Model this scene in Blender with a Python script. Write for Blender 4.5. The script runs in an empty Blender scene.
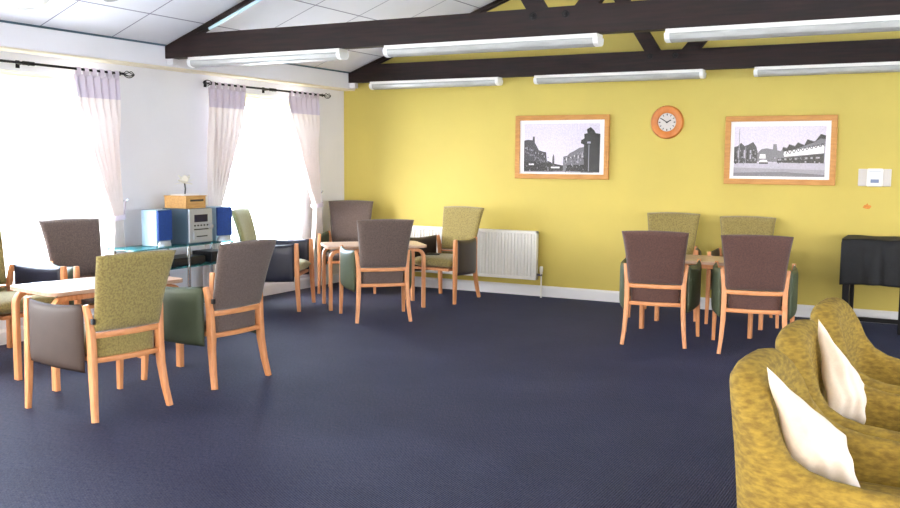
import bpy, bmesh, math, random
from mathutils import Vector, Matrix, noise
random.seed(7)
S = bpy.context.scene
COL = S.collection
R = math.radians

# ------------------------------------------------------------------ camera
cam_d = bpy.data.cameras.new('camera'); cam = bpy.data.objects.new('camera', cam_d); COL.objects.link(cam)
def cam_matrix(yaw, pitch, roll, loc):
    cy, sy, cp, sp, cr, sr = math.cos(yaw), math.sin(yaw), math.cos(pitch), math.sin(pitch), math.cos(roll), math.sin(roll)
    f = Vector((sy*cp, cy*cp, -sp)); r = Vector((cy, -sy, 0)); d = f.cross(r)
    r2 = r*cr + d*sr; d2 = d*cr - r*sr
    m = Matrix.Identity(4)
    for i in range(3):
        m[i][0] = r2[i]; m[i][1] = -d2[i]; m[i][2] = -f[i]; m[i][3] = loc[i]
    return m
cam.matrix_world = cam_matrix(R(-28.238), R(5.561), R(-.417), (0, 0, 1.45))
cam_d.sensor_width = 36; cam_d.lens = 955.85/900*36
cam_d.clip_start = .05
S.camera = cam
# ------------------------------------------------------------------ exposure
S.view_settings.view_transform = 'Standard'; S.view_settings.look = 'None'
S.view_settings.gamma = 1; S.view_settings.use_curve_mapping = False
S.view_settings.exposure = 1.35
# ------------------------------------------------------------------ sky
SKY = 9.0
w = bpy.data.worlds.new('sky'); S.world = w; w.use_nodes = True
nt = w.node_tree; nt.nodes.clear()
wo = nt.nodes.new('ShaderNodeOutputWorld'); wb = nt.nodes.new('ShaderNodeBackground')
tc = nt.nodes.new('ShaderNodeTexCoord'); sx = nt.nodes.new('ShaderNodeSeparateXYZ')
mr = nt.nodes.new('ShaderNodeMapRange'); mx = nt.nodes.new('ShaderNodeMix'); mx.data_type = 'RGBA'
mr.inputs[1].default_value = -.9; mr.inputs[2].default_value = .1
nt.links.new(tc.outputs['Generated'], sx.inputs[0]); nt.links.new(sx.outputs['Y'], mr.inputs[0])
nt.links.new(mr.outputs[0], mx.inputs[0])
mx.inputs[6].default_value = (1, .93, .84, 1); mx.inputs[7].default_value = (.70, .82, 1, 1)
nt.links.new(mx.outputs[2], wb.inputs[0]); 
m2 = nt.nodes.new('ShaderNodeMapRange'); m2.inputs[1].default_value = -1; m2.inputs[2].default_value = 1
m2.inputs[3].default_value = SKY*1.45; m2.inputs[4].default_value = SKY*.75
nt.links.new(sx.outputs['X'], m2.inputs[0]); nt.links.new(m2.outputs[0], wb.inputs[1])
nt.links.new(wb.outputs[0], wo.inputs[0])

# ------------------------------------------------------------------ materials
def lin(c):
    return tuple(((v/255)/12.92 if v/255 <= .04045 else ((v/255+.055)/1.055)**2.4) for v in c)
def mat(name, rgb, rough=.6, metal=0, spec=.5, var=0., vscale=30, bump=0., bscale=200, rgb2=None, emit=None, estr=0, sheen=0, stretch=None, trans=0, alpha=None, bdist=.002):
    m = bpy.data.materials.new(name); m.use_nodes = True
    n = m.node_tree; b = n.nodes['Principled BSDF']
    c = lin(rgb); b.inputs['Base Color'].default_value = (*c, 1)
    b.inputs['Roughness'].default_value = rough; b.inputs['Metallic'].default_value = metal
    b.inputs['Specular IOR Level'].default_value = spec
    if sheen:
        b.inputs['Sheen Weight'].default_value = sheen; b.inputs['Sheen Roughness'].default_value = .5
    if emit:
        b.inputs['Emission Color'].default_value = (*lin(emit), 1); b.inputs['Emission Strength'].default_value = estr
    co = n.nodes.new('ShaderNodeTexCoord'); mp = n.nodes.new('ShaderNodeMapping')
    n.links.new(co.outputs['Object'], mp.inputs[0])
    if stretch: mp.inputs['Scale'].default_value = stretch
    if var or rgb2:
        t = n.nodes.new('ShaderNodeTexNoise'); t.inputs['Scale'].default_value = vscale; t.inputs['Detail'].default_value = 4
        n.links.new(mp.outputs[0], t.inputs['Vector'])
        r = n.nodes.new('ShaderNodeValToRGB'); r.color_ramp.elements[0].position = .35; r.color_ramp.elements[1].position = .65
        c2 = lin(rgb2) if rgb2 else tuple(v*(1-var) for v in c)
        c1 = c if rgb2 else tuple(min(1, v*(1+var)) for v in c)
        r.color_ramp.elements[0].color = (*c2, 1); r.color_ramp.elements[1].color = (*c1, 1)
        n.links.new(t.outputs['Fac'], r.inputs[0]); n.links.new(r.outputs[0], b.inputs['Base Color'])
    if bump:
        t2 = n.nodes.new('ShaderNodeTexNoise'); t2.inputs['Scale'].default_value = bscale; t2.inputs['Detail'].default_value = 3
        n.links.new(mp.outputs[0], t2.inputs['Vector'])
        bp = n.nodes.new('ShaderNodeBump'); bp.inputs['Strength'].default_value = bump; bp.inputs['Distance'].default_value = bdist
        n.links.new(t2.outputs['Fac'], bp.inputs['Height']); n.links.new(bp.outputs[0], b.inputs['Normal'])
    return m
M = {}
M['yellow'] = mat('yellow_paint', (204, 184, 92), .62, var=.035, vscale=1.5, bump=.15, bscale=60)
M['white_wall'] = mat('white_paint', (232, 230, 236), .7, var=.02, vscale=2, bump=.1, bscale=60)
M['magnolia'] = mat('cream_paint', (232, 222, 200), .7)
M['gloss_white'] = mat('white_gloss_paint', (228, 228, 232), .35)
M['beam'] = mat('dark_stained_timber', (44, 26, 24), .6, spec=.3, rgb2=(27, 16, 16), vscale=6, stretch=(.6, 8, 8), bump=.3, bscale=14)
M['bolt'] = mat('black_iron', (24, 22, 24), .45, metal=.6)
M['beech'] = mat('beech_wood', (226, 158, 108), .38, rgb2=(206, 134, 84), vscale=9, stretch=(6, 6, .8))
M['beech_rail'] = mat('beech_rail', (226, 156, 104), .38, rgb2=(208, 136, 84), vscale=9, stretch=(6, 1, 6))
M['table_top'] = mat('table_laminate', (206, 172, 150), .28, rgb2=(190, 154, 130), vscale=5, stretch=(1, 9, 1))
M['olive'] = mat('olive_chenille', (158, 142, 82), .9, rgb2=(126, 108, 60), vscale=90, bump=.5, bscale=260, sheen=.3)
M['pale_olive'] = mat('pale_olive_chenille', (166, 164, 118), .9, rgb2=(146, 144, 98), vscale=90, bump=.5, bscale=260, sheen=.3)
M['grey_brown'] = mat('grey_brown_chenille', (108, 91, 84), .9, rgb2=(84, 70, 66), vscale=110, bump=.5, bscale=260, sheen=.3)
M['brown'] = mat('brown_chenille', (98, 68, 60), .9, rgb2=(78, 52, 48), vscale=110, bump=.5, bscale=260, sheen=.25)
M['green_vinyl'] = mat('green_vinyl', (74, 82, 62), .48, spec=.35, var=.06, vscale=10, bump=.15, bscale=300)
M['brown_vinyl'] = mat('brown_vinyl', (72, 58, 52), .55, spec=.3, var=.06, vscale=10, bump=.15, bscale=300)
M['dark_vinyl'] = mat('dark_brown_vinyl', (54, 44, 44), .36, var=.06, vscale=10, bump=.15, bscale=300)
M['navy_vinyl'] = mat('navy_vinyl', (42, 44, 60), .34, var=.06, vscale=10, bump=.15, bscale=300)
M['mustard'] = mat('mustard_chenille', (154, 125, 42), .85, rgb2=(118, 92, 28), vscale=34, bump=.7, bscale=170, stretch=(1, 1, 2.6))
M['cream'] = mat('cream_linen', (222, 205, 188), .85, var=.04, vscale=40, bump=.35, bscale=120)
M['white_metal'] = mat('white_enamel', (236, 234, 230), .35)
M['diffuser'] = mat('prismatic_diffuser', (184, 184, 182), .16, var=.10, vscale=6, stretch=(1, 6, 6))
M['endcap'] = mat('end_cap_plastic', (240, 240, 240), .4)
M['strip'] = mat('pale_blue_batten', (200, 226, 238), .3, emit=(190, 225, 245), estr=.08)
M['black_metal'] = mat('black_metal', (22, 22, 26), .4, metal=.7)
M['black_plastic'] = mat('black_plastic', (26, 27, 32), .35)
M['black_cloth'] = mat('black_cloth', (15, 17, 23), .75, var=.2, vscale=12, bump=.2, bscale=200)
M['silver'] = mat('silver_plastic', (186, 192, 202), .32, metal=.5)
M['teal_grey'] = mat('slate_plastic', (70, 92, 110), .35)
M['blue'] = mat('blue_speaker_cloth', (28, 66, 140), .7, var=.1, vscale=60)
M['pale_blue'] = mat('pale_blue_plastic', (168, 198, 218), .4)
M['screen'] = mat('dark_display', (20, 24, 60), .15)
M['oak'] = mat('oak_box', (214, 168, 104), .45, rgb2=(196, 148, 86), vscale=10, stretch=(6, 1, 6))
M['frame_oak'] = mat('oak_frame', (204, 144, 70), .42, rgb2=(188, 126, 56), vscale=9, stretch=(1, 1, 6))
M['orange_wood'] = mat('orange_wood', (216, 132, 58), .35, rgb2=(196, 112, 46), vscale=8)
M['mount'] = mat('white_card_mount', (250, 246, 248), .8)
M['face'] = mat('off_white_enamel', (214, 208, 204), .5)
M['dark'] = mat('dark_ink', (34, 30, 32), .5)
M['chrome'] = mat('chrome', (200, 204, 208), .18, metal=1)
M['petal'] = mat('white_petals', (236, 232, 220), .6)
M['stem'] = mat('dark_stem', (74, 74, 70), .6)
M['sticker'] = mat('orange_mark', (206, 130, 50), .7, var=.15, vscale=60)
M['paper_blue'] = mat('grey_blue_print', (120, 134, 170), .6)
M['paving'] = mat('pale_paving', (222, 220, 214), .9, var=.1, vscale=3)
M['cap'] = mat('black_cap', (20, 20, 22), .5)
for i, g in enumerate([(222, 214, 232), (186, 180, 196), (116, 112, 122), (58, 55, 62), (24, 22, 26), (244, 240, 248), (158, 154, 166)]):
    M['ph%d' % i] = mat('photo_tone', g, .55, var=.10 if i != 4 else .3, vscale=60)

def glassy(name, tint, gloss=.03, rough=.03):
    m = bpy.data.materials.new(name); m.use_nodes = True; n = m.node_tree; n.nodes.clear()
    o = n.nodes.new('ShaderNodeOutputMaterial'); mixn = n.nodes.new('ShaderNodeMixShader')
    t = n.nodes.new('ShaderNodeBsdfTransparent'); gl = n.nodes.new('ShaderNodeBsdfGlossy')
    lw = n.nodes.new('ShaderNodeLayerWeight'); lw.inputs['Blend'].default_value = .5
    pw = n.nodes.new('ShaderNodeMath'); pw.operation = 'POWER'; pw.inputs[1].default_value = 5; n.links.new(lw.outputs['Facing'], pw.inputs[0])
    fr = n.nodes.new('ShaderNodeMath'); fr.operation = 'MULTIPLY_ADD'; fr.inputs[1].default_value = .9-gloss; fr.inputs[2].default_value = gloss; n.links.new(pw.outputs[0], fr.inputs[0])
    t.inputs[0].default_value = (*tint, 1); gl.inputs['Roughness'].default_value = rough
    n.links.new(fr.outputs[0], mixn.inputs[0]); n.links.new(t.outputs[0], mixn.inputs[1]); n.links.new(gl.outputs[0], mixn.inputs[2])
    n.links.new(mixn.outputs[0], o.inputs[0]); return m
M['glass'] = glassy('window_glass', (.97, .98, .98))
M['picture_glass'] = glassy('non_reflective_glass', (.99, .99, .99), .008, .2)
M['shelf_glass'] = glassy('teal_shelf_glass', (.30, .68, .74), .18)
_n = M['shelf_glass'].node_tree; _o = _n.nodes['Material Output']; _f = _o.inputs[0].links[0].from_socket
_d = _n.nodes.new('ShaderNodeBsdfDiffuse'); _d.inputs[0].default_value = (.05, .32, .36, 1); _m = _n.nodes.new('ShaderNodeMixShader'); _m.inputs[0].default_value = .35
_n.links.new(_f, _m.inputs[1]); _n.links.new(_d.outputs[0], _m.inputs[2]); _n.links.new(_m.outputs[0], _o.inputs[0])
def cloth(name, rgb, tr=.5, see=.12):
    m = bpy.data.materials.new(name); m.use_nodes = True; n = m.node_tree; n.nodes.clear()
    o = n.nodes.new('ShaderNodeOutputMaterial')
    d = n.nodes.new('ShaderNodeBsdfDiffuse'); t = n.nodes.new('ShaderNodeBsdfTranslucent'); p = n.nodes.new('ShaderNodeBsdfTransparent')
    a = n.nodes.new('ShaderNodeMixShader'); b = n.nodes.new('ShaderNodeMixShader')
    c = (*lin(rgb), 1); d.inputs[0].default_value = c; t.inputs[0].default_value = c
    a.inputs[0].default_value = tr; b.inputs[0].default_value = see
    n.links.new(d.outputs[0], a.inputs[1]); n.links.new(t.outputs[0], a.inputs[2])
    n.links.new(a.outputs[0], b.inputs[1]); n.links.new(p.outputs[0], b.inputs[2]); n.links.new(b.outputs[0], o.inputs[0])
    return m
M['curtain'] = cloth('sheer_lilac_voile', (242, 232, 230), .03, .0)
M['blind'] = cloth('pale_yellow_blind', (252, 248, 206), .6, .1)
M['curtain_head'] = cloth('lilac_header_band', (216, 204, 218), .012, .0)

# carpet: ribbed dark blue grey
def carpet():
    m = mat('ribbed_carpet', (74, 66, 66), .7, rgb2=(25, 22, 24), vscale=26, stretch=(9, 1.6, 1), sheen=.13, spec=.15)
    m.node_tree.nodes['Principled BSDF'].inputs['Sheen Tint'].default_value = (.18, .34, 1, 1)  # blue tint paints in the window glare on the carpet
    n = m.node_tree; b = n.nodes['Principled BSDF']; co = n.nodes.new('ShaderNodeTexCoord')
    base = b.inputs['Base Color'].links[0].from_socket
    t = n.nodes.new('ShaderNodeTexNoise'); t.inputs['Scale'].default_value = 1.3; t.inputs['Detail'].default_value = 6; t.inputs['Roughness'].default_value = .65
    n.links.new(co.outputs['Object'], t.inputs['Vector'])
    r = n.nodes.new('ShaderNodeValToRGB'); r.color_ramp.elements[0].position = .35; r.color_ramp.elements[1].position = .7
    r.color_ramp.elements[0].color = (.66, .59, .52, 1); r.color_ramp.elements[1].color = (.98, 1.0, 1.16, 1)
    n.links.new(t.outputs['Fac'], r.inputs[0])
    mm = n.nodes.new('ShaderNodeMix'); mm.data_type = 'RGBA'; mm.blend_type = 'MULTIPLY'; mm.inputs[0].default_value = 1
    n.links.new(base, mm.inputs[6]); n.links.new(r.outputs[0], mm.inputs[7]); n.links.new(mm.outputs[2], b.inputs['Base Color'])
    wv = n.nodes.new('ShaderNodeTexWave'); wv.bands_direction = 'X'; wv.inputs['Scale'].default_value = 26; wv.inputs['Distortion'].default_value = 1.2
    wv.inputs['Detail'].default_value = 3; wv.inputs['Detail Scale'].default_value = 6
    n.links.new(co.outputs['Object'], wv.inputs['Vector'])
    bp = n.nodes.new('ShaderNodeBump'); bp.inputs['Strength'].default_value = .7; bp.inputs['Distance'].default_value = .006
    n.links.new(wv.outputs['Fac'], bp.inputs['Height']); n.links.new(bp.outputs[0], b.inputs['Normal'])
    return m
M['carpet'] = carpet()
# ceiling tiles: white boards with dark hairline joints
def tiles():
    m = mat('ceiling_boards', (232, 232, 240), .75, var=.015, vscale=3)
    n = m.node_tree; b = n.nodes['Principled BSDF']; co = n.nodes.new('ShaderNodeTexCoord')
    sp = n.nodes.new('ShaderNodeSeparateXYZ'); n.links.new(co.outputs['Object'], sp.inputs[0])
    def line(out, off, per, wd):
        a = n.nodes.new('ShaderNodeMath'); a.operation = 'SUBTRACT'; a.inputs[1].default_value = off; n.links.new(out, a.inputs[0])
        p = n.nodes.new('ShaderNodeMath'); p.operation = 'PINGPONG'; p.inputs[1].default_value = per/2; n.links.new(a.outputs[0], p.inputs[0])
        l = n.nodes.new('ShaderNodeMath'); l.operation = 'LESS_THAN'; l.inputs[1].default_value = wd; n.links.new(p.outputs[0], l.inputs[0]); return l.outputs[0]
    la = line(sp.outputs['X'], -5.94, .62, .006); lb = line(sp.outputs['Y'], 5.136, .712, .006)
    mxx = n.nodes.new('ShaderNodeMath'); mxx.operation = 'MAXIMUM'; n.links.new(la, mxx.inputs[0]); n.links.new(lb, mxx.inputs[1])
    base = b.inputs['Base Color'].links[0].from_socket
    mm = n.nodes.new('ShaderNodeMix'); mm.data_type = 'RGBA'; n.links.new(mxx.outputs[0], mm.inputs[0])
    n.links.new(base, mm.inputs[6]); mm.inputs[7].default_value = (*lin((138, 136, 156)), 1); n.links.new(mm.outputs[2], b.inputs['Base Color'])
    return m
M['tiles'] = tiles()

# ------------------------------------------------------------------ mesh helpers
class MB:
    def __init__(s): s.bm = bmesh.new()
    def _xf(s, vs, mtx):
        if mtx is not None:
            for v in vs: v.co = mtx @ v.co
    def box(s, a, b, bev=0, seg=2, mtx=None, mi=0):
        a = Vector(a); b = Vector(b); t = bmesh.new()
        bmesh.ops.create_cube(t, size=1)
        for v in t.verts: v.co = Vector(((a[i]+b[i])/2 + v.co[i]*(b[i]-a[i])) for i in range(3))
        if bev: bmesh.ops.bevel(t, geom=t.edges[:], offset=bev, segments=seg, profile=.5, affect='EDGES')
        s.add(t, mtx, mi); return s
    def add(s, t, mtx=None, mi=0):
        mp = {}
        for v in t.verts: mp[v] = s.bm.verts.new(mtx @ v.co if mtx is not None else v.co)
        for f in t.faces:
            try:
                g = s.bm.faces.new([mp[v] for v in f.verts]); g.material_index = mi if mi else f.material_index
            except ValueError: pass
        t.free()
    def sweep(s, pts, prof, ups=None, cap=True, closed=False, scales=None):
        """prof: list of (a,b) in the (side, up) plane of the path"""
        pts = [Vector(p) for p in pts]; n = len(pts); rings = []
        for i, p in enumerate(pts):
            if closed: d = (pts[(i+1) % n]-pts[i-1]).normalized()
            else: d = (pts[min(i+1, n-1)]-pts[max(i-1, 0)]).normalized()
            up = Vector(ups[i] if ups else (0, 0, 1))
            if abs(d.dot(up)) > .98: up = Vector((1, 0, 0))
            side = d.cross(up).normalized(); u = side.cross(d).normalized()
            k = scales[i] if scales else 1
            if not isinstance(k, tuple): k = (k, k)
            rings.append([s.bm.verts.new(p+side*a*k[0]+u*b*k[1]) for a, b in prof])
        m = len(prof)
        for i in range(n if closed else n-1):
            r0, r1 = rings[i], rings[(i+1) % n]
            for j in range(m): s.bm.faces.new((r0[j], r0[(j+1) % m], r1[(j+1) % m], r1[j]))
        if cap and not closed:
            s.bm.faces.new(rings[0][::-1]); s.bm.faces.new(rings[-1])
        return s
    def tube(s, pts, r, n=10, closed=False):
        return s.sweep(pts, [(math.cos(2*math.pi*k/n)*r, math.sin(2*math.pi*k/n)*r) for k in range(n)], closed=closed)
    def lathe(s, prof, n=24, mtx=None):
        rings = []
        for r, z in prof:
            if r < 1e-6: rings.append([s.bm.verts.new((0, 0, z))])
            else: rings.append([s.bm.verts.new((r*math.cos(2*math.pi*k/n), r*math.sin(2*math.pi*k/n), z)) for k in range(n)])
        vs = [v for r in rings for v in r]
        for a, b in zip(rings, rings[1:]):
            for k in range(n):
                q = [a[k % len(a)], a[(k+1) % len(a)], b[(k+1) % len(b)], b[k % len(b)]]
                u = []
                for v in q:
                    if v not in u: u.append(v)
                if len(u) > 2: s.bm.faces.new(u)
        s._xf(vs, mtx); return s
    def slab(s, fn, th, nu=16, nv=16, p=6, fth=None):
        """cushion-like closed slab. fn(u,v)->(pos, normal), u,v in -1..1; thickness rounds to a thin edge"""
        def par(n): return [math.sin(math.pi/2*(2*i/n-1))*.55+(2*i/n-1)*.45 for i in range(n+1)]
        U, V = par(nu), par(nv); F, B = [], []
        for u in U:
            f, b = [], []
            for v in V:
                e = max(0, 1-abs(u)**p)**.5*max(0, 1-abs(v)**p)**.5
                edge = abs(u) > .9999 or abs(v) > .9999
                P, N = fn(u, v); P = Vector(P); N = Vector(N).normalized()
                t = (fth(u, v) if fth else th)/2*max(e, 0)
                if edge: q = s.bm.verts.new(P); f.append(q); b.append(q)
                else: f.append(s.bm.verts.new(P+N*t)); b.append(s.bm.verts.new(P-N*t))
            F.append(f); B.append(b)
        for i in range(nu):
            for j in range(nv):
                s.bm.faces.new((F[i][j], F[i+1][j], F[i+1][j+1], F[i][j+1]))
                s.bm.faces.new((B[i][j], B[i][j+1], B[i+1][j+1], B[i+1][j]))
        return s
    def grid(s, fn, nu, nv):
        g = [[s.bm.verts.new(fn(i/nu, j/nv)) for j in range(nv+1)] for i in range(nu+1)]
        for i in range(nu):
            for j in range(nv): s.bm.faces.new((g[i][j], g[i+1][j], g[i+1][j+1], g[i][j+1]))
        return s
    def poly(s, pts, th=(0, 0, 0), mi=0):
        a = [s.bm.verts.new(p) for p in pts]
        th = Vector(th)
        if th.length:
            b = [s.bm.verts.new(Vector(p)+th) for p in pts]; n = len(a)
            s.bm.faces.new(b[::-1]).material_index = mi
            for i in range(n): s.bm.faces.new((a[i], a[(i+1) % n], b[(i+1) % n], b[i])).material_index = mi
        s.bm.faces.new(a).material_index = mi
        return s
    def build(s, name, m, parent=None, smooth=False, recalc=True, loc=None):
        if recalc: bmesh.ops.recalc_face_normals(s.bm, faces=s.bm.faces)
        me = bpy.data.meshes.new(name); s.bm.to_mesh(me); s.bm.free()
        for mm in (m if isinstance(m, list) else [m]): me.materials.append(M[mm])
        if smooth:
            me.polygons.foreach_set('use_smooth', [True]*len(me.polygons))
            if smooth != 'full': me.set_sharp_from_angle(angle=R(40))
        o = bpy.data.objects.new(name, me); COL.objects.link(o)
        if parent: o.parent = parent
        if loc: o.location = loc
        return o
def tag(o, label=None, cat=None, group=None, kind=None):
    for k, v in (('label', label), ('category', cat), ('group', group), ('kind', kind)):
        if v: o[k] = v
    return o
def thing(name, label, cat, loc=(0, 0, 0), rz=0, group=None):
    o = bpy.data.objects.new(name, None); COL.objects.link(o); o.location = loc; o.rotation_euler = (0, 0, rz)
    o.empty_display_size = .1
    return tag(o, label, cat, group)
def st(o, label=None): o['kind'] = 'structure'; return o
def rr(w, h, r, n=4):
    """rounded rectangle profile"""
    out = []
    for cx, cy, a0 in ((w-r, h-r, 0), (-w+r, h-r, 90), (-w+r, -h+r, 180), (w-r, -h+r, 270)):
        for k in range(n+1):
            a = R(a0+90*k/n); out.append((cx+r*math.cos(a), cy+r*math.sin(a)))
    return out

# ------------------------------------------------------------------ room
WX, WY, EX, RY = -6.549, 9.504, 4.8, -2.2
BX, BZ0, BZ1 = -6.38, 2.28, 2.467         # boxing along the eaves
RX = -.8; RZ = BZ1 + .37*(RX-BX)
st(MB().box((WX-.3, RY-.3, -.12), (EX+.3, WY+.3, 0)).build('floor', 'carpet'))
# wall_left with window holes (y0,y1,z0,z1)
LW = [(4.15, 5.86, .44, 2.12), (7.30, 8.66, .44, 2.12), (1.35, 3.1, .44, 2.12), (-1.45, .3, .44, 2.12)]
def wall_with_holes(axis, c0, c1, a0, a1, ztop, holes, name, m):
    b = MB(); hs = sorted(holes); cur = a0
    def bx(p0, p1, z0, z1):
        if axis != 'y': b.box((c0, p0, z0), (c1, p1, z1))
        else: b.box((p0, c0, z0), (p1, c1, z1))
    for h in hs:
        bx(cur, h[0], 0, ztop); bx(h[0], h[1], 0, h[2]); bx(h[0], h[1], h[3], ztop); cur = h[1]
    bx(cur, a1, 0, ztop)
    return st(b.build(name, m))
wall_with_holes('x', WX-.28, WX, RY, WY, 2.5, LW, 'wall_left', 'white_wall')
RW = [(-4.6, -2.4, .5, 2.2), (-1.2, 1.0, .5, 2.2), (2.0, 4.0, .5, 2.2)]
wall_with_holes('y', RY-.28, RY, WX-.28, EX+.28, 2.5, RW, 'wall_rear', 'magnolia')
st(MB().poly([(WX-.28, RY, 2.5), (EX+.28, RY, 2.5), (EX+.28, RY, 2.6), (RX, RY, RZ+.2), (WX-.28, RY, 2.6)], (0, -.28, 0)).build('wall_rear_gable', 'magnolia'))
EW_FILL = [(-1.6, .6, .6, 2.2), (1.8, 4.2, .6, 2.2), (5.6, 8.0, .6, 2.2)]  # unseen windows, added to light the left wall and ceiling
wall_with_holes('r', EX, EX+.28, RY, WY, 2.6, EW_FILL, 'wall_right', 'magnolia')
st(MB().poly([(WX-.28, WY, 0), (EX+.28, WY, 0), (EX+.28, WY, 2.6), (RX, WY, RZ+.2), (WX-.28, WY, 2.6)], (0, .28, 0)).build('wall_back', 'yellow'))
# ceiling, two slopes
zr = BZ1 + .37*(RX-BX)
zl = BZ1 + .37*(WX-.28-BX)
ze = zr - .37*(EX+.28-RX)
b = MB()
b.poly([(WX-.28, RY-.28, zl), (RX, RY-.28, zr), (RX, WY+.28, zr), (WX-.28, WY+.28, zl)], (0, 0, .12))
b.poly([(RX, RY-.28, zr), (EX+.28, RY-.28, ze), (EX+.28, WY+.28, ze), (RX, WY+.28, zr)], (0, 0, .12))
st(b.build('ceiling', 'tiles'))
# eaves boxing, a cream strip painting warm bounce under it, and the wall coving
st(MB().box((WX, RY, BZ0), (BX, WY, BZ1+.004), bev=.006).build('trim_1', 'white_wall'))
st(MB().box((WX, RY, BZ0-.018), (BX-.01, WY, BZ0), bev=.005).build('trim_2', 'magnolia'))
st(MB().box((BX-.002, RY, BZ1-.014), (BX+.008, WY, BZ1+.002)).build('trim_3', 'teal_grey'))
# skirtings
def skirting(name, a, c, nrm):
    a = Vector(a); c = Vector(c); nrm = Vector(nrm); b = MB()
    prof = [(0, 0), (.02, 0), (.02, .095), (.014, .108), (.006, .116), (0, .116)]
    r0 = [b.bm.verts.new(a+nrm*x+Vector((0, 0, z))) for x, z in prof]; r1 = [b.bm.verts.new(c+nrm*x+Vector((0, 0, z))) for x, z in prof]
    for i in range(len(prof)): j = (i+1) % len(prof); b.bm.faces.new((r0[i], r0[j], r1[j], r1[i]))
    b.bm.faces.new(r0); b.bm.faces.new(r1[::-1])
    return st(b.build(name, 'gloss_white'))
skirting('baseboard_left', (WX, RY, 0), (WX, WY, 0), (1, 0, 0))
skirting('baseboard_back', (WX, WY, 0), (EX, WY, 0), (0, -1, 0))
skirting('baseboard_right', (EX, RY, 0), (EX, WY, 0), (-1, 0, 0))
skirting('baseboard_rear', (WX, RY, 0), (EX, RY, 0), (0, 1, 0))
# windows
wn = 0
def window(axis, c, a0, a1, z0, z1, blind=False):
    """axis x: wall plane x=c, room towards +x; axis y: plane y=c, room towards +y"""
    global wn; wn += 1
    def P(d, a, z): return (c-d, a, z) if axis == 'x' else (c+d, a, z) if axis == 'r' else (a, c-d, z)
    def bx(mb, d0, d1, p0, p1, q0, q1, bev=.004):
        u, v = P(d0, p0, q0), P(d1, p1, q1)
        mb.box([min(u[i], v[i]) for i in range(3)], [max(u[i], v[i]) for i in range(3)], bev=bev)
    t = bpy.data.objects.new('window_%d' % wn, None); COL.objects.link(t); st(t)
    f = MB(); D0, D1, fw = .15, .21, .055
    bx(f, D0, D1, a0, a1, z0, z0+fw); bx(f, D0, D1, a0, a1, z1-fw, z1)
    bx(f, D0, D1, a0, a0+fw, z0+fw, z1-fw); bx(f, D0, D1, a1-fw, a1, z0+fw, z1-fw)
    f.build('window_frame', 'gloss_white', t)
    g = MB(); bx(g, .178, .184, a0+fw, a1-fw, z0+fw, z1-fw, 0); g.build('window_pane', 'glass', t)
    s = MB(); bx(s, -.03, .15, a0+.002, a1-.002, z0, z0+.025, .005); s.build('window_sill', 'gloss_white', t)
    if blind:
        q = MB(); n = int((a1-a0)/.09)
        for k in range(n):
            p0 = a0+.02+(a1-a0-.04)*k/n
            bx(q, .02, .026, p0+.004, p0+(a1-a0-.04)/n-.004, z1-.13, z1-.02, 0)
        bx(q, .01, .05, a0+.01, a1-.01, z1-.03, z1-.001, .004)
        q.build('window_blind', 'blind', t)
    # sky portal in the opening
    ld = bpy.data.lights.new('window_daylight', 'AREA'); ld.shape = 'RECTANGLE'; ld.size = a1-a0; ld.size_y = z1-z0; ld.cycles.is_portal = True
    lo = bpy.data.objects.new('window_daylight', ld); COL.objects.link(lo)
    lo.location = P(.25, (a0+a1)/2, (z0+z1)/2)
    lo.rotation_euler = (R(90), 0, R(-90)) if axis == 'x' else (R(90), 0, 0)
    if axis == 'r': lo.rotation_euler = (R(90), 0, R(90))
for i, h in enumerate(LW): window('x', WX, *h, blind=True)
for h in RW: window('y', RY, *h)
for h in EW_FILL: window('r', EX, *h)
st(MB().box((-30, -30, -.3), (30, 40, -.12)).build('ground_outside', 'paving'))

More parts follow.
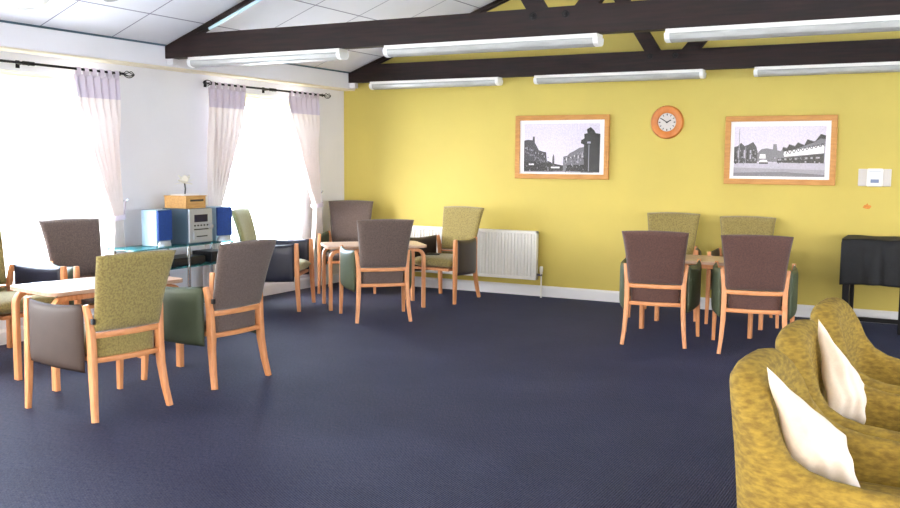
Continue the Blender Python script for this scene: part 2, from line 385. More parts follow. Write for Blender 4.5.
# ------------------------------------------------------------------ roof trusses
def bar(mb, a, c, wy, wz, bev=.004):
    """rectangular bar from a to c; wy across y, wz in the x-z plane"""
    a = Vector(a); c = Vector(c); L = (c-a).length; ang = math.atan2(c.z-a.z, c.x-a.x)
    m = Matrix.Translation((a+c)/2) @ Matrix.Rotation(-ang, 4, 'Y')
    mb.box((-L/2, -wy/2, -wz/2), (L/2, wy/2, wz/2), bev=bev, mtx=m); return mb
def truss(y, label, strip=False):
    t = thing('roof_truss', label, 'roof truss', (0, 0, 0))
    zb, zt = 2.345, 2.545
    sl = .37; x0 = BX+.002
    # tie beam with slanted left end following the ceiling
    xr = 2*RX-x0
    zc = BZ1-.012
    b = MB(); b.poly([(x0, y-.05, zb), (xr, y-.05, zb), (xr, y-.05, zc), (xr-(zt-zc)/sl, y-.05, zt), (x0+(zt-zc)/sl, y-.05, zt), (x0, y-.05, zc)], (0, .1, 0))
    b.build('tie_beam', 'beam', t)
    for sgn in (1, -1):
        for dy in (-.034, .034):
            d = .042
            def X(x): return x if sgn == 1 else 2*RX-x
            zz = lambda x: BZ1+sl*(x-BX)-.012
            b = MB(); b.poly([(X(x0), y+dy-.011, zz(x0)-d), (X(x0), y+dy-.011, zz(x0)), (X(RX), y+dy-.011, zz(RX)), (X(RX), y+dy-.011, zz(RX)-d)], (0, .022, 0))
            b.build('rafter', 'beam', t)
    # diagonal struts, W-truss
    for sgn in (1, -1):
        def X(x): return x if sgn == 1 else 2*RX-x
        xa = -2.72; xb = -3.40; za = 2.44; zbq = BZ1+sl*(xb-BX)-.06
        bar(MB(), (X(xa), y, za), (X(xb), y, zbq), .055, .135).build('strut', 'beam', t)
        xc = -2.50; zt2 = BZ1+sl*(RX-BX)-.25
        bar(MB(), (X(xc), y, za), (X(RX-.1), y, zt2), .055, .135).build('strut', 'beam', t)
        for xx in (-2.80, -2.55):
            mb = MB(); mtx = Matrix.Translation((X(xx), y-.05, 2.49)) @ Matrix.Rotation(R(90), 4, 'X')
            mb.lathe([(0, .016), (.012, .016), (.014, .012), (.014, .008), (.028, .006), (.028, 0), (0, 0)], 16, mtx)
            mb.build('bolt', 'bolt', t, smooth=True)
    if strip:
        b = MB(); a0, a1 = -5.9, -4.6
        zz = lambda x: BZ1+sl*(x-BX)-.050
        bar(b, (a0, y+.0, zz(a0)-.008), (a1, y+.0, zz(a1)-.008), .026, .03, .006).build('light_batten', 'strip', t)
    return t
Y1, Y2 = 6.50, 9.40
truss(Y1, 'dark timber roof truss nearest the camera, spanning the room in front of the other', True)
truss(Y2, 'dark timber roof truss hard against the yellow end wall')
# a third truss further back over the camera would be out of sight and is left out
# wall brackets under the left beam ends
for y, l in ((Y1, 'small white corbel block under the left end of the nearer roof truss'), (Y2, 'small white corbel block under the left end of the truss at the yellow wall')):
    b = MB(); b.box((BX+.001, y-.035, BZ0+.005), (BX+.08, y+.035, 2.344), bev=.004)
    tag(b.build('corbel_block', 'white_wall'), l, 'corbel')
# ------------------------------------------------------------------ fluorescent fittings
def fitting(x0, x1, y, label, grp):
    t = thing('fluorescent_light', label, 'ceiling light', ((x0+x1)/2, y, 2.345), 0, grp)
    L = (x1-x0)/2
    MB().box((-L, -.062, -.030), (L, .062, -.0005), bev=.004).build('housing', 'white_metal', t)
    prof = [(-.060, -.008), (-.066, -.022), (-.058, -.048), (-.036, -.062), (0, -.067), (.036, -.062), (.058, -.048), (.066, -.022), (.060, -.008)]
    b = MB(); r0 = [b.bm.verts.new((-L+.03, a, z-.022)) for a, z in prof]; r1 = [b.bm.verts.new((L-.03, a, z-.022)) for a, z in prof]
    for i in range(len(prof)-1): b.bm.faces.new((r0[i], r0[i+1], r1[i+1], r1[i]))
    b.bm.faces.new((r0[0], r1[0], r1[-1], r0[-1])); b.bm.faces.new(r0); b.bm.faces.new(r1[::-1])
    b.build('diffuser', 'diffuser', t, smooth=True)
    for s in (-1, 1):
        b = MB(); k = 1.06
        pts = [(0, a*k, z*k-.018) for a, z in prof]
        b.poly([(s*(L-.03), p[1], p[2]) for p in pts], (s*.035, 0, 0)); b.build('end_cap', 'endcap', t)
    return t
G1 = 'fluorescent fittings under the nearer truss'; G2 = 'fluorescent fittings under the truss at the yellow wall'
for (x0, x1), l1, l2 in (((-6.10, -4.48), 'long white fluorescent fitting nearest the curtains under the nearer truss', 'long fluorescent fitting in the corner above the yellow wall, leftmost under the far truss'),
                    ((-4.06, -2.31), 'long white fluorescent fitting in the middle of the nearer truss', 'long fluorescent fitting above the clock and street picture, middle of the far truss'),
                    ((-1.83, -.10), 'long white fluorescent fitting at the right under the nearer truss', 'long fluorescent fitting above the right-hand picture under the far truss')):
    fitting(x0, x1, Y1, l1, G1); fitting(x0+.04, x1+.04, Y2-.03, l2, G2)
# round ceiling lamps, top left
def roundlamp(x, y, r, label):
    z = BZ1+.37*(x-BX); t = thing('ceiling_lamp', label, 'ceiling light', (x, y, z)); t.rotation_euler = (0, -math.atan(.37), 0)
    MB().lathe([(0, -.002), (r*.9, -.002), (r, -.02), (r, -.05), (r*.93, -.062), (0, -.062)][::-1], 32).build('lamp_body', 'white_metal', t, smooth=True)
    MB().lathe([(0, -.075), (r*.5, -.074), (r*.85, -.066), (r*.86, -.0625), (0, -.0625)], 32).build('lamp_cover', 'diffuser', t, smooth=True)
roundlamp(-5.96, 4.70, .16, 'large round white ceiling lamp cut off in the upper left corner')
roundlamp(-5.72, 5.24, .085, 'small round white ceiling lamp at the top edge left of the truss')

# ------------------------------------------------------------------ curtain rods and curtains
RXX = -6.42; RZZ = 2.175
def rod(y0, y1, label):
    t = thing('curtain_rod', label, 'curtain rod', (RXX, (y0+y1)/2, RZZ), 0, None); L = (y1-y0)/2
    MB().tube([(0, -L+.12, 0), (0, L-.12, 0)], .0105, 10).build('rod', 'black_metal', t, smooth=True)
    MB().tube([(0, -.05, 0), (0, .05, 0)], .016, 12).build('rod_joint', 'black_metal', t, smooth=True)
    for s in (-1, 1):
        b = MB(); y = s*(L-.12)
        for k in range(5):
            a = 2*math.pi*k/5; pts = []
            for i in range(9):
                q = i/8; rr_ = .004+.026*math.sin(math.pi*q); aa = a+q*1.6
                pts.append((rr_*math.cos(aa), y+s*q*.12, rr_*math.sin(aa)))
            b.tube(pts, .0035, 5)
        b.build('finial', 'black_metal', t, smooth=True)
    for y in (-L+.16, 0, L-.16):
        b = MB(); b.tube([(-.125, y, 0), (0, y, 0)], .006, 8); b.box((-.129, y-.018, -.03), (-.122, y+.018, .03), bev=.002)
        b.tube([(0, y-.001, .016), (0, y+.001, -.018)], .007, 6)
        b.build('rod_bracket', 'black_metal', t)
    return t
rod(3.98, 6.12, 'black curtain rod with caged finials over the left window')
rod(6.98, 9.05, 'black curtain rod with caged finials over the window beside the yellow wall')
def smooth(t): t = max(0, min(1, t)); return t*t*(3-2*t)
def curtain(yi, yo, tie, label, outer_hook, grp, hook_dir):
    """yi/yo: the header's window-side and wall-side ends; tie: y of the gathered waist"""
    t = thing('curtain', label, 'curtain', (0, 0, 0), 0, grp)
    ztop, zt, zh = 2.13, .93, 1.95; wb = .11
    def span(z):
        if z > zt:
            q = (ztop-z)/(ztop-zt); e = q**1.35
            a = yi+(tie+(yi-yo)*.0-(wb/2)*(1 if yo > yi else -1)-yi)*e
            q2 = q**2.2
            c = yo+(tie+(wb/2)*(1 if yo > yi else -1)-yo)*q2
        else:
            q = smooth((zt-z)/(zt-.2)); wd = wb+.17*q; s = 1 if yo > yi else -1
            a = tie-s*wd/2; c = tie+s*wd/2
        return a, c
    def pt(i, j):
        z = ztop-(ztop-.03)*j; a, c = span(z); wd = abs(c-a)
        amp = .012+.02*smooth((ztop-z)/.5); amp = min(amp, .032)
        ph = i*2*math.pi*6
        x = RXX-.012+amp*math.sin(ph+.6*math.sin(3*j*5))*1.0
        return Vector((x, a+(c-a)*i+.006*math.sin(ph*2), z))
    MB().grid(pt, 96, 60).build('curtain_panel', 'curtain', t, smooth='full', recalc=False)
    def ph_(i, j):
        z = ztop+.005-(ztop+.005-zh)*j; p = pt(i, (ztop-min(z, ztop))/(ztop-.03)); return p+Vector((.004, 0, 0)) if True else p
    MB().grid(lambda i, j: Vector((ph_(i, j).x, ph_(i, j).y, ztop+.005-(ztop+.005-zh)*j)), 96, 8).build('header_band', 'curtain_head', t, smooth='full', recalc=False)
    for k in range(6):
        y = yi+(yo-yi)*(k+.5)/6; b = MB(); n = 14
        for i in range(n):
            a0, a1 = 2*math.pi*i/n, 2*math.pi*(i+1)/n
            P = lambda a: (RXX+(.014)*math.cos(a), RZZ-.012+(.030 if math.sin(a) > -.2 else .042)*math.sin(a))
            (xa, za), (xb, zb) = P(a0), P(a1)
            v = [b.bm.verts.new(q) for q in ((xa, y-.022, za), (xb, y-.022, zb), (xb, y+.022, zb), (xa, y+.022, za))]; b.bm.faces.new(v)
        b.build('curtain_tab', 'curtain_head', t, smooth='full', recalc=False)
    # tie-back band and its wall hook
    s = hook_dir; pts = []
    for k in range(20):
        q = k/19; a = math.pi*1.0*q
        pts.append((RXX-.01+.055*math.sin(a), tie-s*.075*math.cos(a)*1, zt+.0+.03*q))
    pts.append((-6.50, tie+s*.16, zt+.14))
    pts.insert(0, (-6.50, tie-s*.03, zt+.01))
    b = MB(); b.sweep(pts, rr(.004, .022, .003, 2)); b.build('tie_back', 'curtain_head', t, smooth=True)
    h = MB(); h.tube([(WX, tie+s*.16, zt+.15), (-6.48, tie+s*.16, zt+.15), (-6.47, tie+s*.16, zt+.17)], .008, 8); h.build('tie_hook', 'chrome', t, smooth=True)
    return t
CG = 'tab-top curtains tied back at the left wall windows'
curtain(5.48, 5.96, 5.90, 'pale voile curtain tied back at the right side of the left window, by the stereo', 1, CG, 1)
curtain(7.60, 7.06, 7.10, 'pale lilac curtain drawn back above the right-hand stereo speaker', -1, CG, -1)
curtain(8.28, 8.84, 8.80, 'pale lilac curtain gathered in the corner beside the yellow wall', 1, CG, 1)

# ------------------------------------------------------------------ dining armchairs
def chair(x, y, hd, back, arm, label, grp=None, cap=False, dz=0):
    t = thing('dining_armchair', label, 'chair', (x, y, 0), R(hd), grp)
    leg = rr(.017, .021, .005, 2)
    for s in (1, -1):
        pts = [(0-.005, s*.245, 0), (.02, s*.232, .12), (.04, s*.222, .26), (.048, s*.219, .40), (.050, s*.222, .5), (.056, s*.230, .58), (.066, s*.240, .648)]
        MB().sweep(pts, leg, ups=[(1, 0, 0)]*len(pts), scales=[.85, .95, 1.1, 1.15, 1.05, .95, .8]).build('leg', 'beech', t, smooth=True)
        pts = [(.585, s*.304, 0), (.572, s*.300, .2), (.565, s*.297, .4), (.562, s*.297, .6), (.562, s*.297, .655)]
        MB().sweep(pts, leg, ups=[(1, 0, 0)]*len(pts), scales=[.8, 1, 1.1, 1, .85]).build('leg', 'beech', t, smooth=True)
        # upholstered arm panel, bowed outwards
        def fn(u, v, s=s):
            q = (u+1)/2; xx = .078+.462*q; bow = .022*math.sin(math.pi*q)
            yy = s*(.246+.054*q+bow)
            zb = .268+.02*q; zt = .652-.015*math.sin(math.pi*q)
            zz = zb+(zt-zb)*(v+1)/2
            return (xx, yy, zz), (-.1, s, 0)
        MB().slab(fn, .046, 14, 12, 8).build('arm_panel', arm, t, smooth='full')
    # back, flared and slightly curved
    def fb(u, v):
        q = (v+1)/2; hw = .212+.022*q+.024*q*q
        zz = .495+(.432+dz)*q
        xx = .035-.060*q-.055*q*q-.018*(1-u*u)
        crest = .010*(1-u*u)*q
        return (xx, u*hw, zz+crest), (1, 0, .16)
    MB().slab(fb, .062, 18, 16, 9).build('backrest', back, t, smooth='full')
    def fb2(u, v):
        return (.062-.012*(1-u*u), u*.192, .335+.145*(v+1)/2), (1, 0, 0)
    MB().slab(fb2, .035, 10, 8, 10).build('back_infill', back, t, smooth='full')
    for z, h in ((.475, .0165), (.335, .015)):
        pts = [(.05-.022*(1-(k/6)**2)-.004, k/6*.212, z) for k in range(-6, 7)]
        MB().sweep(pts, rr(.013, h, .005, 2)).build('back_rail', 'beech_rail', t, smooth=True)
    # seat cushion and its frame
    def fs(u, v):
        return (.32+u*.25, v*(.215+.045*(u+1)/2), .405+.012*(1-u*u)*(1-v*v)), (0, 0, 1)
    MB().slab(fs, .11, 14, 14, 7).build('seat', back, t, smooth='full')
    MB().box((.075, -.215, .325), (.555, .215, .352), bev=.005).build('seat_frame', 'beech', t)
    if cap:
        MB().box((-.002, .222, .545), (.02, .242, .575), bev=.003, mtx=Matrix.Translation((.0, -.0, 0))).build('fixing_cap', 'cap', t)
    return t
CT = 'upholstered dining armchairs'
chair(-4.115, 3.855, 171, 'olive', 'brown_vinyl', 'olive-backed armchair with brown arms, back to the camera at the left table', CT, True)
chair(-4.095, 4.765, 176, 'grey_brown', 'green_vinyl', 'grey-brown backed armchair with green arms, in front of the stereo stand', CT, True)
chair(-6.24, 5.285, -12, 'grey_brown', 'green_vinyl', 'grey-brown armchair against the left window, facing across the left table', CT, dz=.035)
chair(-6.385, 4.525, 0, 'olive', 'navy_vinyl', 'olive armchair with navy arms cut off at the left edge', CT, dz=.035)
chair(-4.54, 7.205, 133, 'grey_brown', 'green_vinyl', 'grey-brown armchair with teal green arm, back to the camera at the corner table', CT)
chair(-6.17, 9.08, -60, 'grey_brown', 'green_vinyl', 'grey-brown armchair tucked in the corner beside the gathered curtain', CT, dz=.055)
chair(-4.77, 9.10, -94, 'olive', 'dark_vinyl', 'olive armchair with dark brown arms standing in front of the radiator', CT, dz=.025)
chair(-6.22, 7.36, 23, 'pale_olive', 'navy_vinyl', 'pale olive armchair with navy arms, side-on under the right window', CT, dz=.035)
chair(-2.11, 7.335, 100, 'brown', 'green_vinyl', 'brown-backed armchair below the clock, left of the two facing the yellow wall', CT, dz=-.012)
chair(-1.35, 7.35, 101, 'brown', 'green_vinyl', 'brown-backed armchair below the right picture, right of the two facing the yellow wall', CT, dz=-.012)
chair(-2.50, 9.24, -82, 'olive', 'dark_vinyl', 'olive armchair against the yellow wall below the clock, left of the pair', CT, dz=.025)
chair(-1.79, 9.25, -81, 'olive', 'dark_vinyl', 'olive armchair against the yellow wall below the right picture, right of the pair', CT, dz=.012)

# ------------------------------------------------------------------ low tables
def table(x, y, rz, label):
    t = thing('low_table', label, 'table', (x, y, 0), R(rz), 'low laminate tables with bentwood legs')
    L, W, r = .495, .28, .06; b = MB(); pts = []
    for cx, cy, a0 in ((L-r, W-r, 0), (-L+r, W-r, 90), (-L+r, -W+r, 180), (L-r, -W+r, 270)):
        for k in range(7): a = R(a0+15*k); pts.append((cx+r*math.cos(a), cy+r*math.sin(a), .597))
    b.poly(pts, (0, 0, .025)); b.build('tabletop', 'table_top', t)
    for sx in (1, -1):
        for sy in (1, -1):
            X, Yc = sx*.462, sy*.235
            pts = [(X, Yc, 0), (X, Yc, .25), (X, Yc, .50)]
            for k in range(1, 6):
                a = R(90*k/5); pts.append((X-sx*.075*(1-math.cos(a)), Yc, .50+.075*math.sin(a)+.004*0))
            pts.append((X-sx*.26, Yc, .577))
            b = MB(); prof = rr(.027, .0165, .005, 2)
            ups = [(1, 0, 0)]*3+[(1, 0, .4)]*5+[(0, 0, 1)]
            n = len(pts); rings = []
            for i, p in enumerate(pts):
                p = Vector(p); d = (Vector(pts[min(i+1, n-1)])-Vector(pts[max(i-1, 0)])).normalized()
                side = Vector((0, 1, 0)); u = side.cross(d)
                rings.append([b.bm.verts.new(p+side*a_+u*c_) for a_, c_ in prof])
            for i in range(n-1):
                for j in range(len(prof)): k = (j+1) % len(prof); b.bm.faces.new((rings[i][j], rings[i][k], rings[i+1][k], rings[i+1][j]))
            b.bm.faces.new(rings[0]); b.bm.faces.new(rings[-1])
            b.build('leg', 'beech', t, smooth=True)
    b = MB(); b.box((-.40, -.205, .555), (.40, -.19, .596), bev=.003); b.box((-.40, .19, .555), (.40, .205, .596), bev=.003)
    b.build('apron', 'beech', t)
    return t
table(-5.10, 4.51, 80, 'low wooden table in the left group, beside the olive-backed chair')
table(-5.18, 8.02, 43.7, 'low wooden table in the corner group, near the radiator')
table(-1.975, 8.335, 0, 'low wooden table boxed in by four armchairs at the yellow wall')
b = MB(); b.box((-.07, -.05, 0), (.07, .05, .012), bev=.003)
o = b.build('booklet', 'black_plastic', None, loc=(-4.86, 8.68, .476)); o.rotation_euler = (0, 0, .4)
tag(o, 'small dark booklet lying on the seat of the olive chair by the radiator', 'booklet')

# ------------------------------------------------------------------ radiator
t = thing('radiator', 'white panel radiator on the yellow wall under the street picture', 'radiator', (-4.79, 9.40, .186))
xl, xr_ = -.80, .80; b = MB()
nf = 40; pts = []; H = .525
for k in range(nf):
    x0 = xl+.02+(xr_-xl-.04)*k/nf; wd = (xr_-xl-.04)/nf
    pts += [(x0, .0), (x0+wd*.34, .0), (x0+wd*.46, -.018), (x0+wd*.86, -.018)]
pts.append((xr_-.02, 0))
for (xa, ya), (xb, yb) in zip(pts, pts[1:]):
    b.bm.faces.new([b.bm.verts.new(v) for v in ((xa, ya-.014, .035), (xb, yb-.014, .035), (xb, yb-.014, H-.03), (xa, ya-.014, H-.03))])
bmesh.ops.remove_doubles(b.bm, verts=b.bm.verts, dist=1e-5)
b.build('radiator_panel', 'white_metal', t, recalc=False)
b = MB(); b.box((xl, -.03, .0), (xr_, .03, .04), bev=.008); b.box((xl, -.03, H-.035), (xr_, .035, H), bev=.008)
b.box((xl, -.03, .0), (xl+.022, .035, H), bev=.008); b.box((xr_-.022, -.03, .0), (xr_, .035, H), bev=.008); b.box((xl+.02, -.012, .03), (xr_-.02, .012, H-.03))
b.build('radiator_casing', 'white_metal', t, smooth=True)
b = MB(); b.tube([(xr_, 0, .06), (xr_+.045, 0, .06), (xr_+.05, 0, .05), (xr_+.05, 0, -.186)], .0085, 8); b.build('supply_pipe', 'white_metal', t, smooth=True)
b = MB(); b.lathe([(0, .15), (.014, .15), (.019, .14), (.019, .10), (.014, .085), (.012, .05), (0, .05)], 14, Matrix.Translation((xr_+.05, 0, 0))); b.build('valve', 'white_metal', t, smooth=True)
MB().box((xr_-.005, -.012, .045), (xr_+.062, .012, .072), bev=.003).build('valve_body', 'chrome', t)
b = MB(); b.box((-.6, .03, .1), (-.57, .098, .4)); b.box((.57, .03, .1), (.6, .098, .4)); b.build('wall_bracket', 'white_metal', t)

# ------------------------------------------------------------------ framed street photographs
def picture(x0, x1, z0, z1, fx0, fx1, fz0, fz1, prims, label):
    """outer frame, print rectangle, polygons in 0..1 print coordinates (y down)"""
    cx, cz = (x0+x1)/2, (z0+z1)/2
    t = thing('framed_picture', label, 'picture', (cx, WY-.002, cz), 0, 'framed street photographs')
    W, Hh = (x1-x0)/2, (z1-z0)/2; fw = .052
    b = MB(); b.box((-W, -.03, Hh-fw), (W, 0, Hh), bev=.004); b.box((-W, -.03, -Hh), (W, 0, -Hh+fw), bev=.004)
    b.box((-W, -.0295, -Hh+fw), (-W+fw, 0, Hh-fw), bev=.003); b.box((W-fw, -.0295, -Hh+fw), (W, 0, Hh-fw), bev=.003)
    b.build('picture_frame', 'frame_oak', t)
    MB().box((-W+fw, -.014, -Hh+fw), (W-fw, -.008, Hh-fw)).build('card_mount', 'mount', t)
    b = MB(); px0, px1, pz0, pz1 = fx0-cx, fx1-cx, fz0-cz, fz1-cz
    def P(u, v, k): return (px0+(px1-px0)*u, -.0145-.00004*k, pz1-(pz1-pz0)*v)
    b.bm.faces.new([b.bm.verts.new(P(u, v, 0)) for u, v in ((0, 0), (0, 1), (1, 1), (1, 0))])
    for k, (m, pg) in enumerate(prims):
        f = b.bm.faces.new([b.bm.verts.new(P(u, v, k+1)) for u, v in pg]); f.material_index = m
    b.build('street_photograph', ['ph%d' % i for i in range(7)], t, recalc=False)
    MB().box((-W+fw, -.0232, -Hh+fw), (W-fw, -.0215, Hh-fw)).build('picture_glass', 'picture_glass', t)
    return t
def n1(pts, ox, oy, w, h): return [((x-ox)/w, (y-oy)/h) for x, y in pts]
def A(m, *p): return (m, n1(p, 90, 120, 435, 260))
def rectA(m, x0, y0, x1, y1): return A(m, (x0, y0), (x0, y1), (x1, y1), (x1, y0))
rnd = random.Random(3)
pa = [A(5, (90, 345), (90, 380), (525, 380), (525, 340)),
      A(6, (90, 362), (90, 380), (525, 380), (525, 358)),
      A(3, (90, 375), (90, 210), (112, 205), (140, 208), (142, 188), (152, 188), (154, 222), (178, 262), (205, 270), (220, 272), (226, 318), (250, 326), (262, 345), (262, 375)),
      A(4, (90, 375), (90, 318), (250, 330), (330, 345), (330, 372)),
      A(3, (255, 350), (258, 296), (263, 282), (268, 296), (270, 350)),
      A(2, (318, 372), (320, 296), (345, 290), (352, 280), (388, 262), (412, 248), (440, 244), (440, 372)),
      A(4, (438, 376), (436, 232), (418, 225), (420, 208), (438, 200), (436, 176), (455, 172), (450, 152), (472, 140), (492, 158), (500, 172), (526, 176), (524, 376)),
      A(4, (335, 372), (340, 340), (440, 338), (440, 376))]
for i in range(14):
    x = 98+i*8.5; y = 236+i*4+rnd.uniform(0, 8)
    if y < 300: pa.append(rectA(6 if i % 2 else 4, x, y, x+4, y+10)); pa.append(rectA(2, x, y+26, x+5, y+36))
for i in range(10): pa.append(rectA(5 if i % 2 else 4, 326+i*11, 300+rnd.uniform(-8, 8)-i*2, 330+i*11, 316+rnd.uniform(-8, 4)-i*2))
pa += [rectA(5, 250, 350, 300, 358), rectA(6, 462, 232, 466, 372), rectA(1, 454, 216, 474, 226), rectA(5, 120, 334, 150, 342), rectA(3, 420, 372, 490, 380)]
for i in range(60):
    x = rnd.uniform(92, 240); y = rnd.uniform(240+max(0, x-140)*.6, 372); pa.append(rectA(rnd.choice((2, 4, 4, 6)), x, y, x+rnd.uniform(2, 6), y+rnd.uniform(3, 9)))
for i in range(60):
    x = rnd.uniform(325, 436); y = rnd.uniform(300-(x-325)*.35, 372); pa.append(rectA(rnd.choice((3, 4, 1, 6)), x, y, x+rnd.uniform(2, 6), y+rnd.uniform(3, 9)))
picture(-4.30, -3.245, 1.268, 1.938, -4.20, -3.345, 1.338, 1.850, pa, 'framed black and white street photograph left of the round clock')
def B_(m, *p): return (m, n1(p, 120, 125, 498, 272))
def rectB(m, x0, y0, x1, y1): return B_(m, (x0, y0), (x0, y1), (x1, y1), (x1, y0))
pb = [B_(1, (120, 322), (120, 397), (618, 397), (618, 318)), B_(6, (120, 350), (120, 397), (618, 397), (618, 360)), B_(2, (120, 378), (120, 397), (618, 397), (618, 385), (400, 372)),
      B_(3, (120, 326), (120, 238), (140, 232), (158, 214), (178, 232), (200, 224), (226, 210), (244, 236), (252, 262), (250, 326)),
      B_(2, (250, 318), (252, 270), (272, 250), (300, 244), (335, 250), (338, 222), (356, 222), (360, 255), (388, 262), (392, 318)),
      B_(5, (262, 300), (266, 276), (296, 276), (298, 300)),
      B_(2, (360, 318), (362, 296), (392, 236), (412, 242), (424, 222), (455, 232), (470, 212), (505, 226), (520, 196), (560, 208), (590, 168), (617, 176), (613, 318)),
      B_(4, (392, 262), (388, 240), (412, 246), (424, 224), (455, 236), (470, 214), (505, 230), (520, 198), (558, 212), (590, 170), (617, 178), (616, 196), (590, 192), (520, 226), (455, 250)),
      B_(5, (395, 276), (400, 262), (612, 226), (610, 270), (400, 290)),
      B_(4, (360, 322), (362, 300), (470, 288), (612, 272), (611, 324)),
      B_(5, (260, 326), (262, 312), (280, 306), (305, 308), (312, 326))]
for i in range(9):
    x = 405+i*23; y0 = 262-i*5
    pb.append(B_(3, (x, y0+16), (x+5, y0+16), (x+13, y0-4), (x+8, y0-4))); pb.append(B_(3, (x+20, y0+12), (x+25, y0+12), (x+15, y0-4), (x+10, y0-4)))
for i in range(8): pb.append(rectB(6, 372+i*28, 300-i*1.5, 384+i*28, 310-i*1.5))
for i in range(7): pb.append(rectB(1 if i % 2 else 4, 124+i*17, 262+rnd.uniform(-10, 10), 132+i*17, 300+rnd.uniform(-10, 10)))
pb += [rectB(6, 146, 138, 150, 326), rectB(4, 262, 320, 312, 329), rectB(6, 184, 236, 187, 326)]
for i in range(50):
    x = rnd.uniform(122, 246); y = rnd.uniform(242, 322); pb.append(rectB(rnd.choice((2, 4, 4, 6)), x, y, x+rnd.uniform(3, 8), y+rnd.uniform(3, 10)))
for i in range(40):
    x = rnd.uniform(300, 600); y = rnd.uniform(290, 320); pb.append(rectB(rnd.choice((3, 4, 1, 2)), x, y, x+rnd.uniform(3, 9), y+rnd.uniform(3, 8)))
picture(-2.073, -1.06, 1.248, 1.898, -1.985, -1.155, 1.325, 1.800, pb, 'framed black and white photograph of gabled shops, right of the clock')

# ------------------------------------------------------------------ wall clock
t = thing('wall_clock', 'round orange wooden wall clock with white face between the pictures', 'clock', (-2.652, WY-.001, 1.850))
mt = Matrix.Rotation(R(90), 4, 'X')
MB().lathe([(.088, .004), (.094, .020), (.125, .034), (.155, .028), (.166, .012), (.166, 0), (.088, 0)], 48, mt).build('clock_rim', 'orange_wood', t, smooth=True)
MB().lathe([(0, .010), (.092, .010), (.092, .002), (0, .002)], 40, mt).build('clock_face', 'face', t)
b = MB()
for k in range(12):
    m = Matrix.Rotation(R(30*k), 4, 'Y'); b.box((-.0035 if k % 3 else -.005, -.0115, .066), (.0035 if k % 3 else .005, -.0100, .084), mtx=m)
b.build('hour_mark', 'dark', t)
for ang, L, w_ in ((-58, .070, .0045), (62, .046, .0055)):
    MB().box((-w_, -.0145, -.012), (w_, -.0125, L), mtx=Matrix.Rotation(R(ang), 4, 'Y')).build('clock_hand', 'dark', t)
MB().lathe([(0, .019), (.006, .018), (.006, .010), (0, .010)], 16, mt).build('hand_pin', 'dark', t)
# thermostat and its back box
t = thing('thermostat', 'white wall thermostat on a white plate right of the right picture', 'thermostat', (-.728, WY, 1.33))
MB().box((-.138, -.012, -.082), (.138, 0, .076), bev=.006).build('back_plate', 'face', t)
MB().box((-.062, -.050, -.085), (.072, -.012, .080), bev=.012, seg=3).build('control_box', 'white_metal', t)
MB().box((-.030, -.0515, -.050), (.040, -.0500, -.018)).build('display', 'paper_blue', t)
b = MB(); b.box((-.045, -.0515, .048), (.055, -.05, .052)); b.build('grille_line', 'paper_blue', t)
# orange mark
b = MB(); pts = []
for k in range(11):
    a = 2*math.pi*k/11; r = .024+.003*math.sin(k*2.3); pts.append((r*1.5*math.cos(a), 0, r*.8*math.sin(a)))
b.poly(pts, (0, -.0015, 0)); b.poly([(-.012, 0, .016), (.010, 0, .018), (.002, 0, .034)], (0, -.0012, 0))
tag(b.build('wall_sticker', 'sticker', None, loc=(-.78, WY-.0005, 1.06)), 'small orange mark stuck on the yellow wall below the thermostat', 'sticker')

# ------------------------------------------------------------------ cloth-covered table at the right
t = thing('side_table', 'black table standing at the yellow wall under a dark cloth', 'table', (-.41, 9.13, 0))
for sx in (-1, 1):
    for sy in (-1, 1): MB().box((sx*.46-.024, sy*.20-.024, 0) if False else (-.488 if sx < 0 else .93, sy*.20-.024, 0), (-.430 if sx < 0 else .978, sy*.20+.024, .795), bev=.004).build('leg', 'black_metal', t)
MB().box((-.035, -.224, 0), (.015, -.185, .50), bev=.004).build('leg', 'black_metal', t)
MB().box((-.49, -.24, .77), (.99, .24, .80), bev=.004).build('tabletop', 'black_plastic', t)
MB().box((-.46, .16, .03), (.96, .19, .07), bev=.004).build('foot_rail', 'black_metal', t)
def cl(i, j):
    # unroll: back edge -> top -> front drop
    s = i*(.50+.40); x = -.505+j*1.51
    fold = .022*math.sin(j*23+1.2*math.sin(j*7))+.012*math.sin(j*51+2)
    if s < .50: return Vector((x, .25-s, .806+.003*math.sin(j*30+s*8)))
    d = s-.50; k = smooth(d/.06)
    sag = .010*math.sin(9*d+j*14)*k
    return Vector((x-.004*k, -.25-.012*k-abs(fold)*min(1, d*6)+sag*.6, .806-d+.012*math.sin(j*9)*smooth(d/.4)))
b = MB(); b.grid(cl, 40, 120)
# side drop
def cs(i, j):
    d = i*.30; y = .25-j*.50; return Vector((-.505-.004*0-.010*math.sin(j*16)*smooth(d/.1)*.4-.006*smooth(d/.05), y, .806-d))
b.grid(cs, 16, 20)
bmesh.ops.remove_doubles(b.bm, verts=b.bm.verts, dist=.004)
o = b.build('dust_cover', 'black_cloth', None, smooth='full', recalc=False, loc=(-.41, 9.13, 0))
md = o.modifiers.new('thickness', 'SOLIDIFY'); md.thickness = .003
tag(o, 'dark cloth draped in folds over the black side table', 'cloth')

